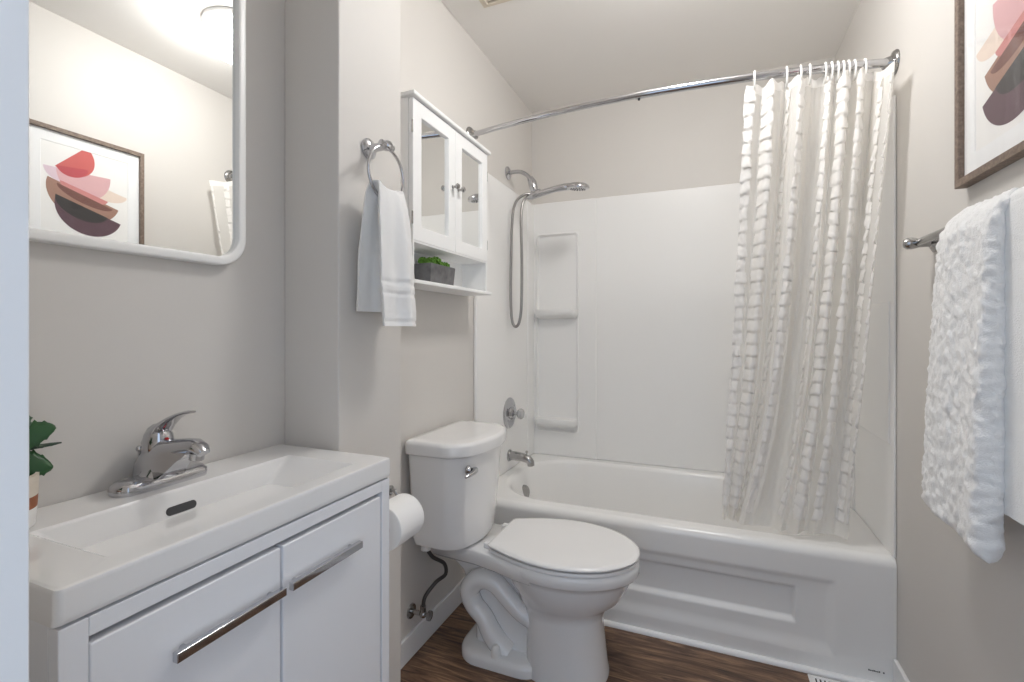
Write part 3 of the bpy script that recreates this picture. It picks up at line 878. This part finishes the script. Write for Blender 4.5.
# skirt that fairs the body into the plate
sk_rings = []
for z, hl, hw, dx in ((.010, .048, .026, .0), (.022, .036, .027, .002), (.034, .029, .026, .004), (.050, .023, .022, .004), (.060, .018, .018, .002)):
    sk_rings.append([(FX + dx + hw * math.cos(2 * PI * k / 32), FYc + hl * math.sin(2 * PI * k / 32), CZ + z) for k in range(32)])
sp_.loft(sk_rings)
# underside fill of the spout
fill = []
for dx, zb, zt, hw in ((-.018, .010, .04, .032), (.0, .010, .05, .031), (.024, .014, .060, .026), (.042, .030, .067, .020), (.062, .048, .071, .0155), (.082, .062, .073, .012)):
    fill.append([(FX + dx, FYc - hw, CZ + zb), (FX + dx, FYc + hw, CZ + zb), (FX + dx, FYc + hw * .9, CZ + zt), (FX + dx, FYc - hw * .9, CZ + zt)])
sp_.loft(fill)
sp_.build('spout', 'chrome', fa, angle=60)
MB().lathe([(.0115, 0), (.0115, -.012), (.010, -.013), (.001, -.013)], (FX + .097, FYc, CZ + .066), (.12, 0, 1), n=28).build('aerator', 'chrome', fa)
lv = MB()
axl = Vector((-.02, 0, 1)).normalized()
lv.lathe([(.024, .044), (.0245, .056), (.025, .062), (.0245, .076), (.022, .090), (.016, .102), (.008, .108), (.001, .1095)], (FX - .006, FYc, CZ), axl, n=32)
lsec = [(-.020, .072, .021, .016), (-.008, .092, .021, .014), (.012, .108, .018, .008), (.034, .121, .0145, .005), (.056, .130, .012, .0036), (.074, .1345, .0105, .003), (.084, .1355, .007, .0024)]
rings = []
for i, (dx, dz, hw, hh) in enumerate(lsec):
    a, c = lsec[max(i - 1, 0)], lsec[min(i + 1, len(lsec) - 1)]
    t = Vector((c[0] - a[0], 0, c[1] - a[1])).normalized(); nrm = Vector((-t.z, 0, t.x))
    ct = Vector((FX + dx, FYc, CZ + dz))
    rings.append([ct + nrm * hh * math.sin(2 * PI * k / 24) + Vector((0, 1, 0)) * hw * math.cos(2 * PI * k / 24) for k in range(24)])
lv.loft(rings)
lever = lv.build('lever', 'chrome', fa, angle=60)
MB().lathe([(.0028, 0), (.0028, .002), (.0008, .0023)], (FX + .0168, FYc - .001, CZ + .083), (1, 0, .1), n=16).build('temperature_dot', 'red', lever, label='red dot')
MB().tube([(FX - .034, FYc - .016, CZ + .012), (FX - .034, FYc - .016, CZ + .062)], .003, 8).ball((FX - .034, FYc - .016, CZ + .064), .006, 2).build('lift_rod', 'chrome', fa)

# ------------------------------------------------------------------ potted plant on the sink
PX, PY = -.912, .335
pp = thing('potted_plant', 'jagged green leafy plant in a banded cream pot beside the doorway', 'plant', (PX, PY, CZ))
b = MB()
b.lathe([(.040, 0), (.044, .002), (.046, .028), (.047, .045), (.048, .072), (.048, .074), (.044, .075), (.043, .064), (.001, .063)], (PX, PY, CZ), n=40, mis=[2, 2, 1, 0, 0, 0, 0, 3])
b.build('pot', ['pot_cream', 'pot_brown', 'pot_white', 'soil'], pp, angle=40)
def leaf(az, z0, el, L, W, droop, tw, m):
    rows = []
    n = 24
    ca, sa = math.cos(az), math.sin(az)
    for i in range(n + 1):
        t = i / n
        r = .006 + L * t * math.cos(el); z = z0 + L * t * math.sin(el) - droop * t * t
        w = W * (math.sin(PI * min(1, .10 + t * .90)) ** .6) * (1.0 if i % 4 else 1.22)
        if i == n: w = .0006
        row = []
        for u in (-1, -.5, 0, .5, 1):
            a = w * u
            x = PX + ca * r - sa * a * math.cos(tw); y = PY + sa * r + ca * a * math.cos(tw)
            row.append((x + .10 * W * (1 - u * u), y, CZ + z + a * math.sin(tw)))
        rows.append(row)
    o = MB().grid(rows).build('leaf', m, pp, angle=60)
    md = o.modifiers.new('thickness', 'SOLIDIFY'); md.thickness = .0022
for az, z0, el, L, W, dr_, tw, m in ((1.40, .114, .38, .064, .019, .004, 1.15, 'leaf'), (1.30, .090, .05, .055, .020, .016, 1.25, 'leaf'), (1.42, .108, .06, .068, .005, .002, .3, 'leaf_dark'), (2.8, .10, .9, .05, .020, .01, .3, 'leaf'), (-.3, .085, .6, .085, .022, .02, .4, 'leaf'), (-1.3, .09, .6, .085, .022, .02, .6, 'leaf_dark'), (-2.4, .09, .9, .05, .022, .01, .3, 'leaf'), (.3, .09, 1.0, .085, .022, .0, .5, 'leaf')):
    leaf(az, z0, el, L, W, dr_, tw, m)
for az in (.2, 1.35, 2.9, 4.2, 5.3):
    MB().tube([(PX + .006 * math.cos(az), PY + .006 * math.sin(az), CZ + .06), (PX + .010 * math.cos(az), PY + .010 * math.sin(az), CZ + .12)], .003, 8).build('stem', 'leaf', pp)

# ------------------------------------------------------------------ wall mirror
MY0, MY1, MZ0, MZ1, MR = .235, .757, 1.284, 2.02, .062
mi_ = thing('wall_mirror', 'rounded rectangular wall mirror in a white frame above the vanity', 'mirror', (XL, (MY0 + MY1) / 2, MZ0))
def mring(ins, x, r): return [(x, u, v) for u, v in rrect(MY0 + ins, MY1 - ins, MZ0 + ins, MZ1 - ins, r, 12)]
fm = MB()
fm.loft([mring(.0, XL + .0005, MR), mring(0, XL + .020, MR), mring(.001, XL + .0225, MR), mring(.004, XL + .0235, MR - .003), mring(.013, XL + .0235, MR - .010), mring(.0165, XL + .0225, MR - .013), mring(.0178, XL + .020, MR - .014), mring(.0178, XL + .0005, MR - .014)], loop=True)
fm.build('frame', 'plastic', mi_, angle=50)
mg = MB()
mg.loft([mring(.0180, XL + .001, MR - .0142), mring(.0180, XL + .0112, MR - .0142)], True, True)
mg.build('mirror_glass', 'mirror', mi_, angle=30)

# ------------------------------------------------------------------ wall cabinet over the toilet
WD = .118
CX = XL + WD
wy0, wy1, wzs, wzb, wzt = 1.262, 1.806, 1.305, 1.425, 1.878
wc = thing('wall_cabinet', 'white wall cabinet with two mirrored doors above the toilet', 'wall cabinet', (XL, (wy0 + wy1) / 2, wzs))
b = MB()
b.box(XL + .0008, CX - .018, wy0, wy0 + .014, wzs - .001, wzt, bev=.001)
b.box(XL + .0008, CX - .018, wy1 - .014, wy1, wzs - .001, wzt, bev=.001)
b.box(CX - .018, CX - .0005, wy0, wy0 + .008, wzs, wzb + .004, bev=.001)
b.box(XL + .0008, XL + .006, wy0 + .014, wy1 - .014, wzs, wzt)
b.box(XL + .006, CX - .002, wy0 + .002, wy1 - .002, wzb - .002, wzb + .012, bev=.001)
b.box(CX - .018, CX - .001, wy1 - .014, wy1, wzs, wzb + .012, bev=.001)
b.build('body', 'wood_white', wc)
MB().box(XL + .0008, CX + .013, wy0 - .016, wy1 + .018, wzs - .013, wzs, bev=.003).build('shelf', 'wood_white', wc)
MB().box(XL + .0008, CX + .012, wy0 - .012, wy1 + .012, wzt, wzt + .014, bev=.004).build('top_board', 'wood_white', wc)
ym = 1.534
for d0, d1, kx in ((wy0 + .001, ym - .001, 1), (ym + .001, wy1 - .001, -1)):
    dz0, dz1 = wzb + .004, wzt - .003
    b = MB(); fw = .048
    def dr_ring(ins, x): return [(x, d0 + ins, dz0 + ins), (x, d1 - ins, dz0 + ins), (x, d1 - ins, dz1 - ins), (x, d0 + ins, dz1 - ins)]
    b.loft([dr_ring(0, CX - .0165), dr_ring(0, CX - .0015), dr_ring(.0015, CX), dr_ring(fw - .001, CX), dr_ring(fw, CX - .001), dr_ring(fw + .003, CX - .008), dr_ring(fw + .003, CX - .0165)], loop=True)
    d = b.build('door', 'wood_white', wc, angle=25)
    MB().box(CX - .014, CX - .009, d0 + fw + .001, d1 - fw - .001, dz0 + fw + .001, dz1 - fw - .001).build('mirror_glass', 'mirror', d)
    yk = (d1 - .020) if kx == 1 else (d0 + .020)
    MB().lathe([(.007, 0), (.005, .004), (.0045, .012), (.010, .017), (.011, .022), (.007, .027), (.001, .028)], (CX, yk, 1.662), (1, 0, 0), n=24).build('knob', 'nickel', d, label='round metal knob')
    yh = d0 - .0005 if kx == 1 else d1 + .0005
    for zz in (dz0 + .07, dz1 - .09):
        MB().tube([(CX - .002, yh, zz - .02), (CX - .002, yh, zz + .02)], .0028, 8).build('hinge', 'nickel', d)

# planter on the cabinet shelf
sx, sy = XL + .066, 1.478
sp2 = thing('succulent_planter', 'grey weathered box planter of green succulents on the cabinet shelf', 'planter', (sx, sy, wzs))
b = MB()
px0, px1, py0, py1 = sx - .036, sx + .036, sy - .085, sy + .085
def prr(ins, z): return [(u, v, z) for u, v in rrect(px0 + ins, px1 - ins, py0 + ins, py1 - ins, .003, 2)]
b.loft([prr(.006, wzs + .0005), prr(.005, wzs + .003), prr(0, wzs + .068), prr(.0015, wzs + .070), prr(.005, wzs + .070), prr(.006, wzs + .058)], True, True)
b.build('planter_box', 'stone_grey', sp2)
rnd = random.Random(4)
for k in range(9):
    yy = lerp(py0 + .018, py1 - .018, k / 8); xx = sx + (.012 if k % 2 else -.008)
    cl = MB()
    R = .016 + .005 * rnd.random()
    zc = wzs + .066 + .005 * rnd.random() + (.008 if k < 5 else 0)
    cl.ball((xx, yy, zc), R * .8, 2, jit=.3)
    for q_ in range(16):
        a = q_ * 2.4; el = lerp(-.2, 1.3, q_ / 15)
        cl.ball((xx + R * .85 * math.cos(a) * math.cos(el), yy + R * .85 * math.sin(a) * math.cos(el), zc + R * .85 * math.sin(el)), R * .34, 1, jit=.2)
    cl.build('succulent', 'moss', sp2)

# ------------------------------------------------------------------ towel ring and hand towel
RY, RZc, RR, RX = .984, 1.534, .067, -.742
tr = thing('towel_ring', 'chrome towel ring on the pillar', 'towel ring', (XP, RY, 1.604))
MB().lathe([(.026, 0), (.026, .005), (.021, .010), (.012, .013), (.010, .030), (.010, .048), (.013, .054), (.013, .064), (.009, .069), (.001, .070)], (XP + .0006, RY, 1.606), (1, 0, 0), n=32).build('post', 'chrome', tr)
MB().tube([(RX + .0, RY - .022, 1.606), (RX, RY + .022, 1.606)], .009, 14).build('crossbar', 'chrome', tr)
MB().tube([(RX + .002 * math.sin(a), RY + RR * math.sin(a), RZc + RR * math.cos(a)) for a in [2 * PI * k / 64 for k in range(64)]], .0042, 12, closed=True).build('ring', 'chrome', tr)

def thick_sheet(center, norm_thick, ny, npth, yfun):
    pass
ht = thing('hand_towel', 'folded white hand towel hanging through the towel ring on the pillar', 'towel', (RX, RY, 1.155))
b = MB()
def ht_pt(u, v, side):
    """u -1..1 across, v 0..1 front bottom to back bottom, side +-1 outer/inner"""
    zt = RZc - math.sqrt(RR ** 2 - (min(abs(u), .93) * .056) ** 2) + .016 + .004 * math.cos(u * 4.5)
    zbF, zbB = 1.156 , 1.192
    vf = .52
    if v < vf:
        k = v / vf
        z = lerp(zbF, zt, k); 
        dist = 1 - k
        x = RX + .006 + .030 * (dist ** .35) 
        nx = 1
    else:
        k = (v - vf) / (1 - vf)
        z = lerp(zt, zbB, k); dist = k
        x = RX - .006 - .026 * (dist ** .35)
        nx = -1
    hw = lerp(.050, .0735, min(1, dist * 1.8) ** .6)
    y = RY + u * hw + .010 * (1 if nx > 0 else -.2) * dist
    th = (.0125 if nx > 0 else .011) * (1 - .9 * abs(u) ** 5)
    top = max(0, 1 - dist * 8)
    x += nx * side * th * (1 - top * .3)
    if top > 0: z += side * th * top * .8
    x += (.0095 * math.sin(u * 4.6 + .6) + .003 * math.sin(u * 9)) * dist ** .4 + .003 * noise.noise(Vector((u * 2, v * 9, 2)))
    if side > 0 and nx > 0:
        zz = z
        for bz, bw_ in ((1.235, .0055), (1.262, .0045), (1.168, .004)):
            if abs(zz - bz) < bw_: x -= .0022
    x += .0016 * noise.noise(Vector((u * 40, v * 160, side)))
    return Vector((x, y, z))
NU, NV = 40, 150
rings = []
for i in range(NV + 1):
    v = i / NV
    rings.append([ht_pt(-1 + 2 * j / NU, v, 1) for j in range(NU + 1)] + [ht_pt(1 - 2 * j / NU, v, -1) for j in range(NU + 1)])
b.loft(rings)
b.build('cloth', 'terry', ht, angle=70)

# ------------------------------------------------------------------ towel bar and bath towel
BX, BZ = .512, 1.377
tbr = thing('towel_bar', 'metal towel bar on the right wall under the framed print', 'towel bar', (XR, 1.30, BZ))
MB().tube([(BX, 1.580, BZ), (BX, .935, BZ)], .0095, 16).build('bar', 'nickel', tbr)
for yy in (1.582, .935):
    MB().lathe([(.026, 0), (.026, .005), (.018, .010), (.0115, .014), (.0115, .036), (.014, .044), (.0155, .052), (.015, .062), (.010, .069), (.001, .071)], (XR - .0006, yy, BZ), (-1, 0, 0), n=32).build('post', 'nickel', tbr)
bt = thing('bath_towel', 'thick white plush bath towel draped over the bar on the right wall', 'towel', (.48, 1.22, .72))
b = MB()
BY0, BY1 = 1.118, 1.378
def bt_pt(w, v, side):
    """w 0 near .. 1 far, v 0 front bottom .. 1 back bottom"""
    zt = BZ + .0165
    vf = .53
    zbF = .738 - .010 * (1 - w) + .0 * w; zbB = .816
    if v < vf:
        k = v / vf; z = lerp(zbF, zt, k); dist = (zt - z); nx = -1
        x = BX - .003 - .028 * min(1, (dist / .05)) ** .5 - .002 * min(1, dist / .6)
        th = .0135 + .004 * min(1, dist / .4)
    else:
        k = (v - vf) / (1 - vf); z = lerp(zt, zbB, k); dist = (zt - z); nx = 1
        x = BX + .003 + .016 * min(1, (dist / .05)) ** .5 
        th = .0085
    if nx < 0:
        g = (1 - w) ** 1.5 * min(1, dist / .5); th += .008 * g; x -= .007 * g
    spread = min(1, dist / .62)
    y0q = lerp(BY0, BY0 - .004, spread); y1q = lerp(BY1 - .035, BY1 + .045, spread ** .8)
    if nx > 0: y0q = BY0; y1q -= .04
    y = lerp(y0q, y1q, w)
    e = min(1, min(w, 1 - w) / .09)
    th *= .12 + .88 * math.sqrt(max(0, 1 - (1 - e) ** 2))
    # rounded bottom edges
    eb = min(v, 1 - v) / .02
    if eb < 1: th *= math.sqrt(max(.05, 1 - (1 - eb) ** 2))
    top = max(0, 1 - dist / .035)
    p = Vector((x + nx * side * th * (1 - .6 * top), y, z + side * th * top * .5))
    n1 = noise.noise(Vector((w * 17, z * 42, side * 3.0))); n2 = noise.noise(Vector((w * 38, z * 115, 5.5 + side)))
    d = (.0042 * n1 + .0042 * n2) * (1 if nx < 0 else .4)
    if side > 0: p.x += nx * d; p.z += .002 * n2
    p.x += nx * .004 * math.sin(w * 9 + z * 2)
    if w < .14: p.y -= (.0075 * n2 + .005 * noise.noise(Vector((p.x * 60, z * 60, 8.8)))) * (1 - w / .14)
    p.y += .003 * noise.noise(Vector((z * 18, side, nx * 2))) 
    return p
NW, NVb = 64, 240
rings = []
for i in range(NVb + 1):
    v = i / NVb
    rings.append([bt_pt(j / NW, v, 1) for j in range(NW + 1)] + [bt_pt(1 - j / NW, v, -1) for j in range(NW + 1)])
b.loft(rings)
# inner fold of the same towel, one layer nearer the bar
def fold_pt(w, v, side):
    pth = [(BX - .016, .818), (BX - .0155, 1.0), (BX - .0150, 1.2), (BX - .0145, BZ - .02), (BX - .0135, BZ + .004), (BX - .008, BZ + .0125), (BX, BZ + .0150), (BX + .008, BZ + .0125), (BX + .0135, BZ + .004), (BX + .0145, BZ - .05)]
    n_ = len(pth) - 1; q_ = min(v * n_, n_ - 1e-6); k = int(q_); f = q_ - k
    x = lerp(pth[k][0], pth[k + 1][0], f); z = lerp(pth[k][1], pth[k + 1][1], f)
    tx, tz = pth[k + 1][0] - pth[k][0], pth[k + 1][1] - pth[k][1]; L = math.hypot(tx, tz)
    th = .0048 * (.25 + .75 * min(1, min(w, 1 - w) / .03))
    return Vector((x - side * th * tz / L, lerp(.985, 1.20, w) + .002 * noise.noise(Vector((z * 30, side, 3))), z + side * th * tx / L)) + Vector((-.002 * side * (.5 + noise.noise(Vector((w * 30, z * 90, 7)))), 0, 0)) * (1 if v < .4 and side > 0 else 0)
rings = []
for i in range(121):
    v = i / 120
    rings.append([fold_pt(j / 30, v, 1) for j in range(31)] + [fold_pt(1 - j / 30, v, -1) for j in range(31)])
b.loft(rings)
b.build('cloth', 'plush', bt, angle=80)

# ------------------------------------------------------------------ framed print
AY0, AY1, AZ0, AZ1 = .985, 1.420, 1.474, 1.972
pf = thing('framed_print', 'framed abstract print of layered half discs in a brown wood frame', 'picture', (XR, (AY0 + AY1) / 2, AZ0))
def fr_ring(ins, x): return [(x, AY0 + ins, AZ0 + ins), (x, AY1 - ins, AZ0 + ins), (x, AY1 - ins, AZ1 - ins), (x, AY0 + ins, AZ1 - ins)]
FD = .024
b = MB()
b.loft([fr_ring(0, XR - .0006), fr_ring(0, XR - FD + .001), fr_ring(.001, XR - FD), fr_ring(.0165, XR - FD), fr_ring(.0175, XR - FD + .001), fr_ring(.0175, XR - .0006)], loop=True)
b.build('frame', 'frame_wood', pf, angle=25)
AX = XR - .012
mtb = MB()
mtb.loft([fr_ring(.017, AX + .004), fr_ring(.017, AX), fr_ring(.062, AX), fr_ring(.063, AX + .0015), fr_ring(.063, AX + .004)], loop=True)
mtb.build('mat_board', 'mat_board', pf, angle=20)
pr = MB()
pr.box(AX + .0015, AX + .004, AY0 + .060, AY1 - .060, AZ0 + .060, AZ1 - .060)
ARTM = ['art_paper', 'art_red', 'art_red2', 'art_pink', 'art_lilac', 'art_rose', 'art_cream', 'art_brown', 'art_umber', 'art_black', 'art_plum']
lay = [0]
def half_disc(yc, zc, r, ang, mi, squash=1.0, clip=None):
    """half disc hanging below a flat edge; ang tilts the flat edge (in the Y-Z plane)"""
    pts = []
    n = 36
    for k in range(n + 1):
        a = PI + PI * k / n
        uu, vv = r * math.cos(a), r * squash * math.sin(a)
        pts.append((uu * math.cos(ang) - vv * math.sin(ang), uu * math.sin(ang) + vv * math.cos(ang)))
    lay[0] += 1
    x = AX + .0014 - lay[0] * .00004
    pr.poly([(x, yc + u, zc + v) for u, v in pts], (-.00002, 0, 0), mi)
ac = 1.2025
half_disc(ac + .055, 1.772, .100, -.25, 6, .55)
half_disc(ac - .035, 1.812, .112, .02, 4, .62)
half_disc(ac - .010, 1.812, .096, .05, 3, 1.12)
half_disc(ac - .055, 1.872, .078, .80, 1, 1.10)
half_disc(ac - .050, 1.826, .054, .12, 2, .75)
half_disc(ac - .008, 1.726, .132, -.32, 7, .88)
half_disc(ac - .008, 1.738, .088, -.28, 5, .45)
half_disc(ac - .004, 1.716, .104, -.32, 8, .32)
half_disc(ac + .010, 1.662, .122, -.32, 10, .90)
half_disc(ac - .016, 1.672, .096, -.32, 9, .60)
pr.build('print', ARTM, pf, angle=20)
MB().box(AX - .0035, AX - .0020, AY0 + .0177, AY1 - .0177, AZ0 + .0177, AZ1 - .0177).build('glass_pane', 'glazing', pf)

# ------------------------------------------------------------------ vents
fv = thing('floor_register', 'white slotted floor register beside the foot of the bathtub', 'floor vent', (.42, 1.79, 0))
b = MB()
gx0, gx1, gy0, gy1 = .305, .538, 1.738, 1.843
b.box(gx0, gx1, gy0, gy1, 0.0005, .003, bev=.001)
for k in range(17):
    xx = gx0 + .014 + k * .0128
    if xx + .005 > gx1 - .012: break
    b.box(xx - .0040, xx + .0040, gy0 + .016, gy1 - .016, .002, .0055, bev=.0008)
b.box(gx0 + .002, gx1 - .002, gy1 - .015, gy1 - .002, .002, .0055, bev=.001)
b.box(gx0 + .002, gx1 - .002, gy0 + .002, gy0 + .015, .002, .0055, bev=.001)
b.box(gx0 + .002, gx0 + .010, gy0 + .010, gy1 - .010, .002, .0055, bev=.001)
b.box(gx1 - .010, gx1 - .002, gy0 + .010, gy1 - .010, .002, .0055, bev=.001)
b.build('grille', 'register', fv)
MB().box(gx0 + .010, gx1 - .010, gy0 + .014, gy1 - .014, .0028, .0034).build('slots', 'dark', fv, label='dark sheet painting the shade between the bars')  # flat near-black sheet stands in for the shade down in the register

ef = thing('exhaust_fan', 'cream exhaust fan grille on the ceiling above the toilet', 'fan vent', (-.70, 1.60, ZC))
ex0, ex1, ey0, ey1 = -.830, -.57, 1.47, 1.728
b = MB()
b.box(ex0, ex1, ey0, ey1, ZC - .006, ZC - .0005, bev=.002)
for r0 in ((ex0 + .018, ex1 - .018, ey1 - .030, ey1 - .018), (ex0 + .018, ex1 - .018, ey0 + .018, ey0 + .030), (ex0 + .018, ex0 + .030, ey0 + .018, ey1 - .018), (ex1 - .030, ex1 - .018, ey0 + .018, ey1 - .018)):
    b.box(r0[0], r0[1], r0[2], r0[3], ZC - .016, ZC - .005, bev=.003)
for k in range(9):
    yy = ey0 + .045 + k * .021
    b.box(ex0 + .03, ex1 - .03, yy - .006, yy + .006, ZC - .014, ZC - .0065, bev=.002)
b.build('grille', 'fan', ef)
MB().box(ex0 + .031, ex1 - .031, ey0 + .031, ey1 - .031, ZC - .0078, ZC - .0058).build('backing', 'dark', ef, label='dark sheet painting the shade behind the bars')  # shade of the fan housing put in as a near-black sheet
